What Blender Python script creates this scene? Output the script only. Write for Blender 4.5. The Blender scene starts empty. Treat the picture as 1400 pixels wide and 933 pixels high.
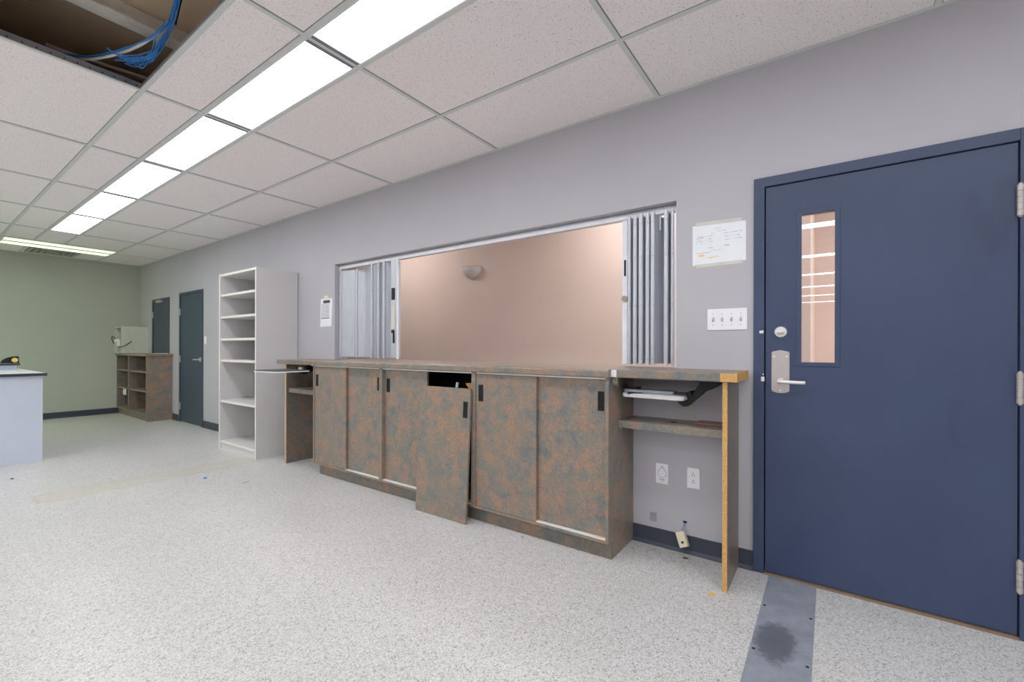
import bpy, bmesh, math, random
from mathutils import Vector, Matrix
random.seed(7)
S = bpy.context.scene
COL = S.collection
PI = math.pi
XW = 2.6765      # face of the long right hand wall
ZC = 2.6875      # ceiling height
YF = 10.42       # far wall
T = 1.2192       # tile length
Y0 = 0.84        # a cross joint of the ceiling grid

# ------------------------------------------------------------------ materials
def srgb(r, g, b):
    f = lambda c: (c/12.92 if c <= .04045 else ((c+.055)/1.055)**2.4)
    return (f(r/255), f(g/255), f(b/255), 1)

class N:
    """tiny node graph helper"""
    def __init__(s, name):
        s.m = bpy.data.materials.new(name); s.m.use_nodes = True
        s.t = s.m.node_tree; s.b = s.t.nodes['Principled BSDF']
    def n(s, typ, **kw):
        x = s.t.nodes.new(typ)
        for k, v in kw.items():
            if k in x.inputs.keys() if hasattr(x, 'inputs') else False: x.inputs[k].default_value = v
            else: setattr(x, k, v)
        return x
    def l(s, a, b): s.t.links.new(a, b)
    def pos(s): return s.n('ShaderNodeNewGeometry').outputs['Position']
    def noise(s, scale, detail=4, rough=.55, vec=None):
        x = s.n('ShaderNodeTexNoise'); x.inputs['Scale'].default_value = scale
        x.inputs['Detail'].default_value = detail; x.inputs['Roughness'].default_value = rough
        s.l(vec if vec is not None else s.pos(), x.inputs['Vector']); return x.outputs['Fac']
    def voro(s, scale, vec=None):
        x = s.n('ShaderNodeTexVoronoi'); x.inputs['Scale'].default_value = scale
        s.l(vec if vec is not None else s.pos(), x.inputs['Vector']); return x
    def ramp(s, fac, stops, interp='LINEAR'):
        x = s.n('ShaderNodeValToRGB'); r = x.color_ramp; r.interpolation = interp
        while len(r.elements) < len(stops): r.elements.new(.5)
        for e, (p, c) in zip(r.elements, stops): e.position = p; e.color = c
        s.l(fac, x.inputs['Fac']); return x.outputs['Color']
    def mix(s, fac, a, b, mode='MIX'):
        x = s.n('ShaderNodeMix'); x.data_type = 'RGBA'; x.blend_type = mode
        for v, i in ((fac, 0), (a, 6), (b, 7)):
            if hasattr(v, 'links'): s.l(v, x.inputs[i])
            else: x.inputs[i].default_value = v
        return x.outputs[2]
    def math(s, op, a, b=0.0, c=None):
        x = s.n('ShaderNodeMath'); x.operation = op
        for i, v in enumerate((a, b) if c is None else (a, b, c)):
            if hasattr(v, 'links'): s.l(v, x.inputs[i])
            else: x.inputs[i].default_value = v
        return x.outputs[0]
    def bump(s, h, strength=.2, dist=.002):
        x = s.n('ShaderNodeBump'); x.inputs['Strength'].default_value = strength; x.inputs['Distance'].default_value = dist
        s.l(h, x.inputs['Height']); s.l(x.outputs['Normal'], s.b.inputs['Normal'])
    def fin(s, col, rough=.6, metal=0.0, spec=.4):
        if hasattr(col, 'links'): s.l(col, s.b.inputs['Base Color'])
        else: s.b.inputs['Base Color'].default_value = col
        s.b.inputs['Roughness'].default_value = rough; s.b.inputs['Metallic'].default_value = metal
        s.b.inputs['Specular IOR Level'].default_value = spec
        return s.m

def g(v): return (v, v, v, 1)
def plain(name, rgb, rough=.6, metal=0., var=.06, scale=14, spec=.4):
    k = N(name); c = srgb(*rgb)
    n = k.noise(scale, 3)
    col = k.ramp(n, [(.3, tuple(x*(1-var) for x in c[:3])+(1,)), (.7, tuple(min(1, x*(1+var)) for x in c[:3])+(1,))])
    return k.fin(col, rough, metal, spec)

def m_wall(name, rgb):
    k = N(name); c = srgb(*rgb)
    n = k.noise(1.3, 3); col = k.ramp(n, [(.3, tuple(x*.965 for x in c[:3])+(1,)), (.7, tuple(x*1.03 for x in c[:3])+(1,))])
    k.bump(k.noise(260, 2), .06, .001)
    return k.fin(col, .62, 0, .3)

def m_floor():
    k = N('speckled_floor')
    p = k.pos()
    v = k.voro(250, p); v2 = k.voro(150, p)
    sep = k.n('ShaderNodeSeparateColor'); k.l(v.outputs['Color'], sep.inputs[0])
    sep2 = k.n('ShaderNodeSeparateColor'); k.l(v2.outputs['Color'], sep2.inputs[0])
    base = k.ramp(sep.outputs[0], [(0, srgb(112, 112, 116)), (.10, srgb(152, 151, 152)), (.27, srgb(191, 190, 188)), (.45, srgb(206, 205, 202)), (.72, srgb(218, 217, 214)), (.93, srgb(240, 239, 236))], 'CONSTANT')
    base2 = k.ramp(sep2.outputs[0], [(0, srgb(124, 124, 128)), (.07, srgb(176, 172, 164)), (.17, srgb(210, 209, 206)), (.9, srgb(228, 227, 224))], 'CONSTANT')
    col = k.mix(.45, base, base2)
    big = k.ramp(k.noise(.9, 4), [(.35, (.89, .87, .875, 1)), (.7, (.97, .945, .955, 1))])
    col = k.mix(1.0, col, big, 'MULTIPLY')
    # old wall footprint: yellowed rectangle on the floor, and soiled patch under the end desk
    xyz = k.n('ShaderNodeSeparateXYZ'); k.l(p, xyz.inputs[0]); X, Y = xyz.outputs[0], xyz.outputs[1]
    wob = k.math('MULTIPLY', k.math('SUBTRACT', k.noise(14, 4), .5), .05)
    def band(c, cen, half, soft):
        d = k.math('ABSOLUTE', k.math('SUBTRACT', k.math('ADD', c, wob), cen))
        x = k.n('ShaderNodeMapRange'); k.l(d, x.inputs[0])
        x.inputs[1].default_value = half+soft; x.inputs[2].default_value = half-soft
        x.inputs[3].default_value = 0; x.inputs[4].default_value = 1
        return x.outputs[0]
    m1 = k.math('MULTIPLY', band(X, 1.42, .79, .012), band(Y, 4.975, .150, .008))
    inner = k.math('MULTIPLY', band(X, 1.42, .77, .012), band(Y, 4.975, .132, .008))
    m1 = k.math('MULTIPLY', m1, k.ramp(k.noise(5, 5), [(.25, g(.25)), (.6, g(.8))]))
    col = k.mix(k.math('MULTIPLY', m1, .8), col, srgb(190, 180, 162))
    edge = k.math('MULTIPLY', k.math('SUBTRACT', m1, k.math('MULTIPLY', inner, .9)), k.ramp(k.noise(9, 4), [(.42, g(0)), (.6, g(1))]))
    edge.node.use_clamp = True
    col = k.mix(k.math('MULTIPLY', edge, .8), col, srgb(150, 130, 98))
    m2 = k.math('MULTIPLY', band(X, 2.56, .09, .06), band(Y, .78, .22, .06))
    m2 = k.math('MULTIPLY', m2, k.ramp(k.noise(16, 5, .7), [(.5, g(.12)), (.68, g(.85))]))
    col = k.mix(m2, col, srgb(120, 118, 116))
    # thin sheet joint running along the room
    j = band(k.math('SUBTRACT', X, wob), 1.98, .0022, .001)
    j = k.math('MULTIPLY', j, k.math('GREATER_THAN', Y, 5.2))
    col = k.mix(k.math('MULTIPLY', j, .45), col, srgb(150, 148, 140))
    k.bump(sep.outputs[0], .05, .0005)
    k.fin(col, .33, 0, .35)
    return k.m

def m_tile():
    k = N('mineral_fibre_tile')
    a = k.noise(135, 2, .5); b = k.noise(330, 2, .5)
    pits = k.ramp(a, [(.29, g(.45)), (.39, g(1))])
    pits2 = k.ramp(b, [(.32, g(.72)), (.45, g(1)), (.60, g(1)), (.72, g(1.08))])
    col = k.mix(1., k.mix(1., srgb(247, 239, 238), pits, 'MULTIPLY'), pits2, 'MULTIPLY')
    k.bump(a, .12, .002)
    return k.fin(col, .9, 0, .1)

def m_lam(name='copper_slate_laminate', dark=1.0):  # dark scales the laminate down, painting in the shade of recesses
    k = N(name); p = k.pos()
    warp = k.n('ShaderNodeTexNoise'); warp.inputs['Scale'].default_value = 16; warp.inputs['Detail'].default_value = 3
    k.l(p, warp.inputs['Vector'])
    vm = k.n('ShaderNodeVectorMath'); vm.operation = 'SCALE'; k.l(warp.outputs['Color'], vm.inputs[0]); vm.inputs['Scale'].default_value = .05
    va = k.n('ShaderNodeVectorMath'); va.operation = 'ADD'; k.l(p, va.inputs[0]); k.l(vm.outputs[0], va.inputs[1]); q = va.outputs[0]
    A = k.noise(7.5, 6, .68, q)
    off = k.n('ShaderNodeVectorMath'); off.operation = 'ADD'; k.l(q, off.inputs[0]); off.inputs[1].default_value = (7.3, 2.1, 4.4)
    B = k.noise(10.5, 5, .62, off.outputs[0])
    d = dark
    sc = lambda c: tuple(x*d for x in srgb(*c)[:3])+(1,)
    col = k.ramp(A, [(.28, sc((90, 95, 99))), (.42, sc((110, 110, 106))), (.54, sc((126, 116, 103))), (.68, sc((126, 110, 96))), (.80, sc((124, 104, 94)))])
    fac = k.ramp(B, [(.45, g(0)), (.56, g(.36)), (.68, g(.68))])
    col = k.mix(fac, col, sc((168, 120, 90)))
    fac2 = k.ramp(k.noise(12, 5, .65, off.outputs[0]), [(.26, g(.6)), (.50, g(0))])
    col = k.mix(fac2, col, sc((94, 100, 107)))
    fine = k.ramp(k.noise(190, 4, .75), [(.3, g(.72)), (.52, g(1.)), (.72, g(1.32))])
    col = k.mix(1., col, fine, 'MULTIPLY')
    mid = k.ramp(k.noise(60, 4, .7), [(.3, g(.8)), (.7, g(1.18))])
    col = k.mix(1., col, mid, 'MULTIPLY')
    return k.fin(col, .36, 0, .4)

def m_osb():
    k = N('raw_particle_board')
    col = k.ramp(k.noise(240, 3, .7), [(.3, srgb(150, 104, 56)), (.5, srgb(204, 154, 90)), (.7, srgb(226, 184, 124))])
    return k.fin(col, .8, 0, .2)

def m_navy():
    k = N('navy_door_paint'); p = k.pos()
    n = k.noise(2.2, 5, .6)
    col = k.ramp(n, [(.3, srgb(44, 56, 85)), (.7, srgb(51, 64, 93))])
    # greasy darker marks around the hinges
    mk = k.n('ShaderNodeMapping'); k.l(p, mk.inputs[0]); mk.inputs['Scale'].default_value = (1, 5.5, 2.3)
    n2 = k.ramp(k.noise(1.1, 3, .5, mk.outputs[0]), [(.60, g(1)), (.68, g(.86))])
    xyz = k.n('ShaderNodeSeparateXYZ'); k.l(p, xyz.inputs[0])
    near = k.math('LESS_THAN', xyz.outputs[1], -.42)
    col = k.mix(near, col, k.mix(1., col, n2, 'MULTIPLY'))
    sc = k.ramp(k.noise(55, 2, .9), [(.78, g(0)), (.82, g(1))])
    col = k.mix(k.math('MULTIPLY', sc, .4), col, srgb(150, 155, 165))
    k.bump(k.noise(300, 2), .05, .001)
    return k.fin(col, .42, 0, .35)

def m_strip():
    k = N('grey_floor_strip_vinyl'); p = k.pos()
    col = k.ramp(k.noise(9, 5, .65), [(.3, srgb(116, 120, 132)), (.7, srgb(142, 146, 158))])
    # round worn smudge
    mp = k.n('ShaderNodeMapping'); mp.vector_type = 'POINT'; k.l(p, mp.inputs[0])
    mp.inputs['Scale'].default_value = (1/.165, 1/.083, 0); mp.inputs['Location'].default_value = (-2.065/.165, -.178/.083, 0)
    ln = k.n('ShaderNodeVectorMath'); ln.operation = 'LENGTH'; k.l(mp.outputs[0], ln.inputs[0])
    d = k.math('ADD', ln.outputs['Value'], k.math('MULTIPLY', k.math('SUBTRACT', k.noise(40, 4, .7), .5), .7))
    f = k.ramp(d, [(.7, g(.85)), (1.05, g(0))])
    col = k.mix(f, col, srgb(78, 82, 92))
    return k.fin(col, .45, 0, .35)

def m_emit(name, rgb, strength):
    k = N(name); c = srgb(*rgb)
    k.b.inputs['Emission Color'].default_value = c; k.b.inputs['Emission Strength'].default_value = strength
    return k.fin(c, .5)

def m_glass():
    k = N('wired_clear_glass'); t = k.t
    tr = k.n('ShaderNodeBsdfTransparent'); gl = k.n('ShaderNodeBsdfGlossy'); gl.inputs['Roughness'].default_value = .0
    fr = k.n('ShaderNodeFresnel'); fr.inputs['IOR'].default_value = 1.5
    mx = k.n('ShaderNodeMixShader'); k.l(k.math('ADD', k.math('MULTIPLY', fr.outputs[0], 1.4), .02), mx.inputs[0])
    k.l(tr.outputs[0], mx.inputs[1]); k.l(gl.outputs[0], mx.inputs[2])
    k.l(mx.outputs[0], t.nodes['Material Output'].inputs['Surface'])
    return k.m

def m_alu():
    k = N('brushed_aluminium'); p = k.pos()
    mp = k.n('ShaderNodeMapping'); k.l(p, mp.inputs[0]); mp.inputs['Scale'].default_value = (60, 60, 1.5)
    col = k.ramp(k.noise(3, 3, .6, mp.outputs[0]), [(.3, srgb(178, 181, 192)), (.7, srgb(206, 208, 217))])
    return k.fin(col, .36, .35, .5)

MAT = dict(
    wallf=m_wall('grey_wall_green_light_tint', (172, 175, 163)), wall=m_wall('grey_wall_paint', (178, 175, 181)), lobby=m_wall('tan_wall_paint', (200, 176, 163)),
    floor=m_floor(), tile=m_tile(), lam=m_lam(), lamd=m_lam('copper_slate_laminate_shade', .74), lamk=m_lam('copper_slate_laminate_deep_shade', .34), osb=m_osb(), osbl=plain('pale_raw_board', (196, 164, 128), .8, 0, .12, 200), navy=m_navy(),
    slate=plain('dark_slate_door_paint', (48, 62, 78), .45), grid=plain('grid_enamel', (204, 208, 204), .5, 0, .03), gap=plain('tile_reveal_shadow', (122, 118, 116), .9),
    base=plain('dark_vinyl_cove_base', (46, 52, 66), .45), strip=m_strip(), glass=m_glass(), alu=m_alu(),
    tube=m_emit('light_diffuser', (247, 252, 255), 10.0), green=m_emit('greenish_light_diffuser', (226, 244, 200), 1.5), green2=m_emit('added_green_diffuser', (206, 246, 170), 15.0),
    fix=plain('white_fixture_metal', (226, 224, 232), .4), fixend=plain('grey_fixture_end', (112, 112, 120), .5), fixg=plain('greenish_fixture_metal', (214, 220, 196), .5),
    mel=plain('pale_grey_melamine', (204, 200, 200), .45, 0, .02, 5), meledge=plain('cream_edge_band', (226, 222, 214), .45),
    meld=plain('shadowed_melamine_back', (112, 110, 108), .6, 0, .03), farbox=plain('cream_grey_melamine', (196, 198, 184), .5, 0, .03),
    white=plain('white_plastic', (238, 236, 240), .35, 0, .02), cream=plain('almond_plastic', (222, 207, 180), .4, 0, .04),
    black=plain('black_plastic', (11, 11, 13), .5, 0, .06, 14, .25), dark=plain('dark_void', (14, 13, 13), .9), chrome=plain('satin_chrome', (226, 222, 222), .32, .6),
    chromed=plain('satin_steel', (182, 172, 170), .42, .45, .03), deskw=plain('desk_panel_white', (192, 198, 214), .5, 0, .02, 3), desktop=plain('pale_grey_desk_top', (206, 212, 212), .4),
    deskedge=plain('black_desk_edge', (38, 40, 50), .4), paper=plain('white_paper', (236, 236, 242), .8, 0, .02), ink=plain('grey_ink', (172, 172, 184), .8),
    inkd=plain('dark_ink', (52, 52, 62), .8), inkp=plain('purple_ink', (150, 150, 190), .8), hi=plain('orange_highlighter', (246, 200, 140), .8), masking=plain('masking_tape', (206, 202, 192), .7),
    tape=plain('yellowed_tape', (232, 214, 180), .7), blue=plain('blue_cable_jacket', (38, 116, 196), .4, 0, .15), greyc=plain('grey_cable_jacket', (196, 194, 190), .45),
    deck=plain('taupe_roof_deck', (214, 190, 160), .8, 0, .1, 2), beam=plain('grey_roof_beam', (236, 232, 224), .7), metal=plain('galvanised_steel', (150, 152, 164), .4, .5),
    sconce=plain('plaster_sconce_white', (188, 178, 176), .7), lock=plain('lock_brass', (150, 140, 120), .35, .7), thresh=plain('bronze_threshold', (128, 104, 84), .5, .2),
    patch=plain('unpainted_patch', (150, 148, 156), .7), faded=plain('pale_wall_filler', (176, 172, 172), .7), red=plain('red_brown_laminate', (140, 88, 74), .4), yellow=plain('yellow_tag', (226, 196, 90), .5),
    ivory=plain('shelf_track_strip', (226, 222, 218), .5), vent=plain('vent_enamel', (176, 184, 166), .5), ventd=plain('vent_gap', (112, 120, 104), .7), wood=plain('wood_chip', (232, 176, 104), .8),
)

# ------------------------------------------------------------------ mesh helpers
class MB:
    def __init__(s): s.v = []; s.f = []; s.sm = []; s.mi = []; s.cur = 0
    def add(s, vs, fs, smooth=False):
        o = len(s.v); s.v += [tuple(v) for v in vs]; s.f += [tuple(o+i for i in f) for f in fs]
        s.sm += [smooth]*len(fs); s.mi += [s.cur]*len(fs); return s
    def slot(s, i): s.cur = i; return s
    def box(s, x0, x1, y0, y1, z0, z1, bev=0, M=None, seg=2):
        b = bmesh.new(); bmesh.ops.create_cube(b, size=1)
        for v in b.verts:
            v.co = Vector(((x0+x1)/2+v.co.x*(x1-x0), (y0+y1)/2+v.co.y*(y1-y0), (z0+z1)/2+v.co.z*(z1-z0)))
        if bev: bmesh.ops.bevel(b, geom=b.edges[:], offset=bev, segments=seg, affect='EDGES', profile=.5)
        return s.bm(b, M)
    def bm(s, b, M=None, smooth=False):
        if M is not None: bmesh.ops.transform(b, matrix=M, verts=b.verts[:])
        b.verts.index_update(); s.add([v.co for v in b.verts], [[v.index for v in f.verts] for f in b.faces], smooth); b.free(); return s
    def cyl(s, a, b, r, n=16, r2=None, caps=True):
        a = Vector(a); b = Vector(b); d = (b-a).normalized()
        u = d.orthogonal().normalized(); w = d.cross(u); r2 = r if r2 is None else r2
        vs = [a+(u*math.cos(2*PI*i/n)+w*math.sin(2*PI*i/n))*r for i in range(n)]+[b+(u*math.cos(2*PI*i/n)+w*math.sin(2*PI*i/n))*r2 for i in range(n)]
        s.add(vs, [(i, (i+1) % n, n+(i+1) % n, n+i) for i in range(n)], True)
        if caps: s.add(vs, [tuple(range(n))[::-1], tuple(range(n, 2*n))])
        return s
    def tube(s, pts, r, n=8, sub=6):
        P = smooth_path(pts, sub); rings = []; up = None
        for i, p in enumerate(P):
            d = (P[min(i+1, len(P)-1)]-P[max(i-1, 0)]).normalized()
            if up is None: up = d.orthogonal().normalized()
            up = (up-d*up.dot(d)).normalized(); w = d.cross(up)
            rr = r[0]+(r[1]-r[0])*i/(len(P)-1) if isinstance(r, tuple) else r
            rings += [p+(up*math.cos(2*PI*k/n)+w*math.sin(2*PI*k/n))*rr for k in range(n)]
        m = len(P)
        fs = [(i*n+k, i*n+(k+1) % n, (i+1)*n+(k+1) % n, (i+1)*n+k) for i in range(m-1) for k in range(n)]
        s.add(rings, fs, True); s.add(rings, [tuple(range(n))[::-1], tuple(range((m-1)*n, m*n))]); return s
    def prism(s, poly, ax, a, b):
        """poly: 2D points on the two axes other than ax (in xyz order); extruded from a to b"""
        def P(p, t):
            q = list(p); q.insert(ax, t); return q
        n = len(poly); vs = [P(p, a) for p in poly]+[P(p, b) for p in poly]
        bm_ = bmesh.new(); V = [bm_.verts.new(v) for v in vs]
        bm_.faces.new(V[:n]); bm_.faces.new(V[n:][::-1])
        for i in range(n): bm_.faces.new((V[i], V[n+i], V[n+(i+1) % n], V[(i+1) % n]))
        bmesh.ops.recalc_face_normals(bm_, faces=bm_.faces[:]); return s.bm(bm_)
    def build(s, name, mat, parent=None, bevel=0):
        me = bpy.data.meshes.new(name)
        off = Vector(ORI.get(parent, (0, 0, 0)))
        me.from_pydata([Vector(v)-off for v in s.v], [], s.f); me.update()
        for p, q, i in zip(me.polygons, s.sm, s.mi): p.use_smooth = q; p.material_index = i
        b = bmesh.new(); b.from_mesh(me); bmesh.ops.recalc_face_normals(b, faces=b.faces[:]); b.to_mesh(me); b.free()
        for m in (mat if isinstance(mat, (list, tuple)) else [mat]): me.materials.append(MAT[m])
        o = bpy.data.objects.new(name, me); COL.objects.link(o)
        if parent is not None: o.parent = parent; ORI[o] = tuple(off)
        if bevel:
            md = o.modifiers.new('Bevel', 'BEVEL'); md.width = bevel; md.segments = 2; md.limit_method = 'ANGLE'
        return o
ORI = {}
def smooth_path(pts, sub):
    P = [Vector(p) for p in pts]
    if len(P) < 3 or sub < 2: return P
    out = []
    for i in range(len(P)-1):
        p0, p1, p2, p3 = P[max(i-1, 0)], P[i], P[i+1], P[min(i+2, len(P)-1)]
        for k in range(sub):
            t = k/sub
            out.append(.5*((2*p1)+(p2-p0)*t+(2*p0-5*p1+4*p2-p3)*t*t+(3*p1-p0-3*p2+p3)*t**3))
    return out+[P[-1]]
def B(*a, **k): return MB().box(*a, **k)
def thing(name, label, cat, loc=(0, 0, 0), group=None, kind=None):
    o = bpy.data.objects.new(name, None); o.empty_display_size = .1; COL.objects.link(o); o.location = loc; ORI[o] = tuple(loc)
    return tag(o, label, cat, group, kind)
def tag(o, label=None, cat=None, group=None, kind=None):
    if label: o['label'] = label
    if cat: o['category'] = cat
    if group: o['group'] = group
    if kind: o['kind'] = kind
    return o
def struct(o): o['kind'] = 'structure'; return o
def based(o, loc):
    """move the origin of a single mesh thing to loc without moving its shape"""
    o.data.transform(Matrix.Translation(-Vector(loc))); o.location = loc; return o
def dup(root, loc, label=None):
    r = root.copy(); COL.objects.link(r); r.location = loc
    if label: r['label'] = label
    for ch in list(root.children):
        c = ch.copy(); COL.objects.link(c); c.parent = r
        for gc in ch.children:
            d = gc.copy(); COL.objects.link(d); d.parent = c
    return r

# ------------------------------------------------------------------ room shell
XL, YB = -13.0, -4.2
WT = .15
struct(B(XL, 6.2, YB, YF+.1, -.1, 0).build('floor', 'floor'))
# right wall with its doors and the serving opening
m = MB(); x0, x1 = XW, XW+WT; ZT = 3.12
d1 = (-.676, .331, 2.08); d2 = (7.545, 8.475, 2.05); d3 = (8.925, 9.75, 2.02)
OP = (.734, 4.192, 1.02, 2.05)
ys = [YB, d1[0], d1[1], OP[0], OP[1], d2[0], d2[1], d3[0], d3[1], YF]
m.box(x0, x1, YB, d1[0], 0, ZT); m.box(x0, x1, d1[0], d1[1], d1[2], ZT); m.box(x0, x1, d1[1], OP[0], 0, ZT)
m.box(x0, x1, OP[0], OP[1], 0, OP[2]); m.box(x0, x1, OP[0], OP[1], OP[3], ZT); m.box(x0, x1, OP[1], d2[0], 0, ZT)
m.box(x0, x1, d2[0], d2[1], d2[2], ZT); m.box(x0, x1, d2[1], d3[0], 0, ZT); m.box(x0, x1, d3[0], d3[1], d3[2], ZT); m.box(x0, x1, d3[1], YF, 0, ZT)
struct(m.build('wall_right', 'wall'))
struct(B(XL, 6.2, YF, YF+.1, 0, ZT).build('wall_far', 'wallf'))  # dim greenish light is mixed into this wall's colour
struct(B(XL-.1, XL, YB, YF, 0, ZT).build('wall_left', 'wall'))
struct(B(XL, 6.2, YB-.1, YB, 0, ZT).build('wall_back', 'wall'))
# room beyond the opening
LX = 4.62
m = MB().box(LX, LX+.1, .138, YF, 0, ZT); m.box(6.0, 6.1, YB, .138, 0, ZT); m.box(LX+.1, 6.1, .138, .238, 0, ZT)
struct(m.build('wall_lobby', 'lobby'))
struct(B(x1, 6.1, YB, YF, 3.05, 3.08).build('ceiling_lobby', 'lobby'))
struct(B(x1, x1+.006, d2[0]-2.5, YF, 0, 3.05).build('dark_backing_panel', 'dark'))  # dark panel standing behind the two far doors
# ceiling of lay-in tiles
bars = []
k = 0
xb = 1.457
xl = [2.067]
while xb > XL-3:
    xl += [xb, xb-.305, xb-.609, xb-1.219, xb-1.829] if k == 0 else [xb, xb-.305, xb-.914, xb-1.524]
    xb -= 2.438 if k == 0 else 2.134; k += 1
xl = [XW]+xl
yl = [Y0+T*i for i in range(-5, 9) if Y0+T*i < YF]
yl = [YB]+[y for y in yl if y > YB+.05]+[YF]
lightrows = {}
m = MB(); hole = (.238, .848, Y0+T, Y0+2*T)
def is_light(xa, xbb, ya):
    if not (abs((xa-xbb)-.305) < .01): return False
    if min(abs(1.457-q-xa) for q in (0, 2.438, 4.572, 6.706, 8.839, 10.973, 13.1)) > .02: return False
    return ya < 8.1 and ya > YB+.1
for i in range(len(xl)-1):
    xa, xbb = xl[i], max(xl[i+1], XL)
    if xbb >= xa: continue
    for j in range(len(yl)-1):
        ya, yb = yl[j], yl[j+1]
        if is_light(xa, xbb, ya) and yb-ya > 1.2: continue
        if abs(xbb-hole[0]) < .02 and abs(ya-hole[2]) < .02: continue
        if xbb > .8 and xa < 2.2 and ya > 8.1 and ya < 9.2:     # tiles cut around the far light
            m.box(xbb+.004, xa-.004, ya+.004, 9.08, ZC+.003, ZC+.02); continue
        if xbb > .8 and xa < 2.2 and ya > 9.2:
            m.box(xbb+.004, xa-.004, 9.69, yb-.004, ZC+.003, ZC+.02); continue
        m.box(xbb+.004, xa-.004, ya+.004, yb-.004, ZC+.003, ZC+.02)
struct(m.build('ceiling', 'tile'))
m = MB(); w = .012
for x in xl[1:]:
    if x < XL: continue
    m.box(x-w, x+w, YB, 9.08 if .9 < x < 2.0 else YF, ZC-.003, ZC+.002)
    m.slot(1); m.box(x-w-.003, x-w, YB, 9.0, ZC+.0015, ZC+.004); m.box(x+w, x+w+.003, YB, 9.0, ZC+.0015, ZC+.004); m.slot(0)  # dark strips draw the shadow line along each tee
    if .9 < x < 2.0: m.box(x-w, x+w, 9.69, YF, ZC-.003, ZC+.002)
    m.box(x-.001, x+.001, YB, 9.0, ZC, ZC+.036)
for y in yl[1:-1]:
    if y > 9.2: m.box(XL, .84, y-w, y+w, ZC-.0025, ZC+.002); m.box(2.075, XW, y-w, y+w, ZC-.0025, ZC+.002)
    else:
        m.box(XL, XW, y-w, y+w, ZC-.0025, ZC+.002)
        m.slot(1); m.box(XL, XW, y-w-.0045, y-w, ZC+.0015, ZC+.004); m.box(XL, XW, y+w, y+w+.002, ZC+.0015, ZC+.004); m.slot(0)
m.box(XW-.02, XW, YB, YF, ZC-.003, ZC+.001); m.box(XL, XW, YF-.02, YF, ZC-.003, ZC+.001)
struct(m.build('trim_1', ['grid', 'gap']))
# web of the grid seen at the missing tile
m = MB().box(hole[0], hole[1], hole[3]-.003, hole[3]+.003, ZC, ZC+.038); m.slot(1)
for q in range(12):
    xx = hole[0]+.03+q*.05; m.box(xx, xx+.007, hole[3]-.0045, hole[3]-.003, ZC+.012, ZC+.018)
m.slot(0); m.box(hole[1]-.003, hole[1]+.003, hole[2], hole[3], ZC, ZC+.038)
struct(m.build('trim_2', ['metal', 'dark']))
# roof deck over the plenum, with a beam
struct(B(XL, 6.2, YB, YF, ZT, ZT+.1).build('ceiling_deck', 'deck'))
struct(MB().box(-.6, 2.6, 3.23, 3.25, 3.03, ZT).box(-.6, 2.6, 3.185, 3.295, 3.02, 3.03).build('trim_3', 'beam'))
# baseboards
bh = .102
def baseb(name, ya, yb):
    m = MB().box(XW-.006, XW, ya, yb, 0, bh); m.prism([(XW-.018, 0), (XW-.018, .004), (XW-.006, .02), (XW-.006, 0)], 1, ya, yb)
    struct(m.build(name, 'base'))
baseb('baseboard_right', .331, .99); baseb('baseboard_right.001', 3.96, d2[0]); baseb('baseboard_right.002', d2[1], d3[0]); baseb('baseboard_right.003', d3[1], YF); baseb('baseboard_right.004', YB, d1[0])
struct(MB().box(XL, XW, YF-.007, YF, 0, bh).prism([(YF-.018, 0), (YF-.018, .004), (YF-.007, .02), (YF-.007, 0)], 0, XL, XW-.02).build('baseboard_far', 'base'))

# ------------------------------------------------------------------ near navy door
d = thing('door_1', 'wide navy blue steel door with tall narrow window and silver lever', 'door', (XW, -.17, 0), kind='structure')
m = MB(); fo = XW-.016; fi = XW+.10
ya, yb, zt = -.676, .331, 2.08; jw = .05
m.box(fo, fi, ya, ya+jw, 0, zt, .002); m.box(fo, fi, yb-jw, yb, 0, zt, .002); m.box(fo, fi, ya+jw, yb-jw, zt-jw, zt, .002)
m.box(XW+.045, fi, ya+jw, ya+jw+.012, 0, zt-jw); m.box(XW+.045, fi, yb-jw-.012, yb-jw, 0, zt-jw); m.box(XW+.045, fi, ya+jw, yb-jw, zt-jw-.012, zt-jw)
m.build('door_frame', 'navy', d)
la, lb, lz0, lz1 = ya+jw+.004, yb-jw-.006, .014, zt-jw-.004; lx0, lx1 = XW-.004, XW+.041
wy0, wy1, wz0, wz1 = -.021, .121, 1.111, 1.862
m = MB(); m.box(lx0, lx1, la, wy0, lz0, lz1); m.box(lx0, lx1, wy1, lb, lz0, lz1); m.box(lx0, lx1, wy0, wy1, lz0, wz0); m.box(lx0, lx1, wy0, wy1, wz1, lz1)
leaf = m.build('door_leaf', 'navy', d)
m = MB(); t = .018
for (a, b, c, e) in ((wy0-t, wy0+.003, wz0-t, wz1+t), (wy1-.003, wy1+t, wz0-t, wz1+t)): m.box(lx0-.004, lx0+.02, a, b, c, e, .0015)
m.box(lx0-.004, lx0+.02, wy0, wy1, wz0-t, wz0+.003, .0015); m.box(lx0-.004, lx0+.02, wy0, wy1, wz1-.003, wz1+t, .0015)
wf = m.build('window_frame', 'navy', d)
B(XW+.020, XW+.023, wy0, wy1, wz0, wz1).build('glass_pane', 'glass', d)
hp = []
for zc in (1.786, 1.022, .257):
    m = MB(); yy = la-.004; xx = lx0-.012
    for q in range(5):
        za = zc-.063+q*.0254; m.cyl((xx, yy, za+.0008), (xx, yy, za+.0246), .0105 if q % 2 == 0 else .0102, 14)
    m.cyl((xx, yy, zc-.068), (xx, yy, zc+.07), .006, 10); m.box(lx0-.006, lx0+.02, yy-.0015, yy+.0015, zc-.063, zc+.063)
    m.build('hinge', 'chromed', d)
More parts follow.
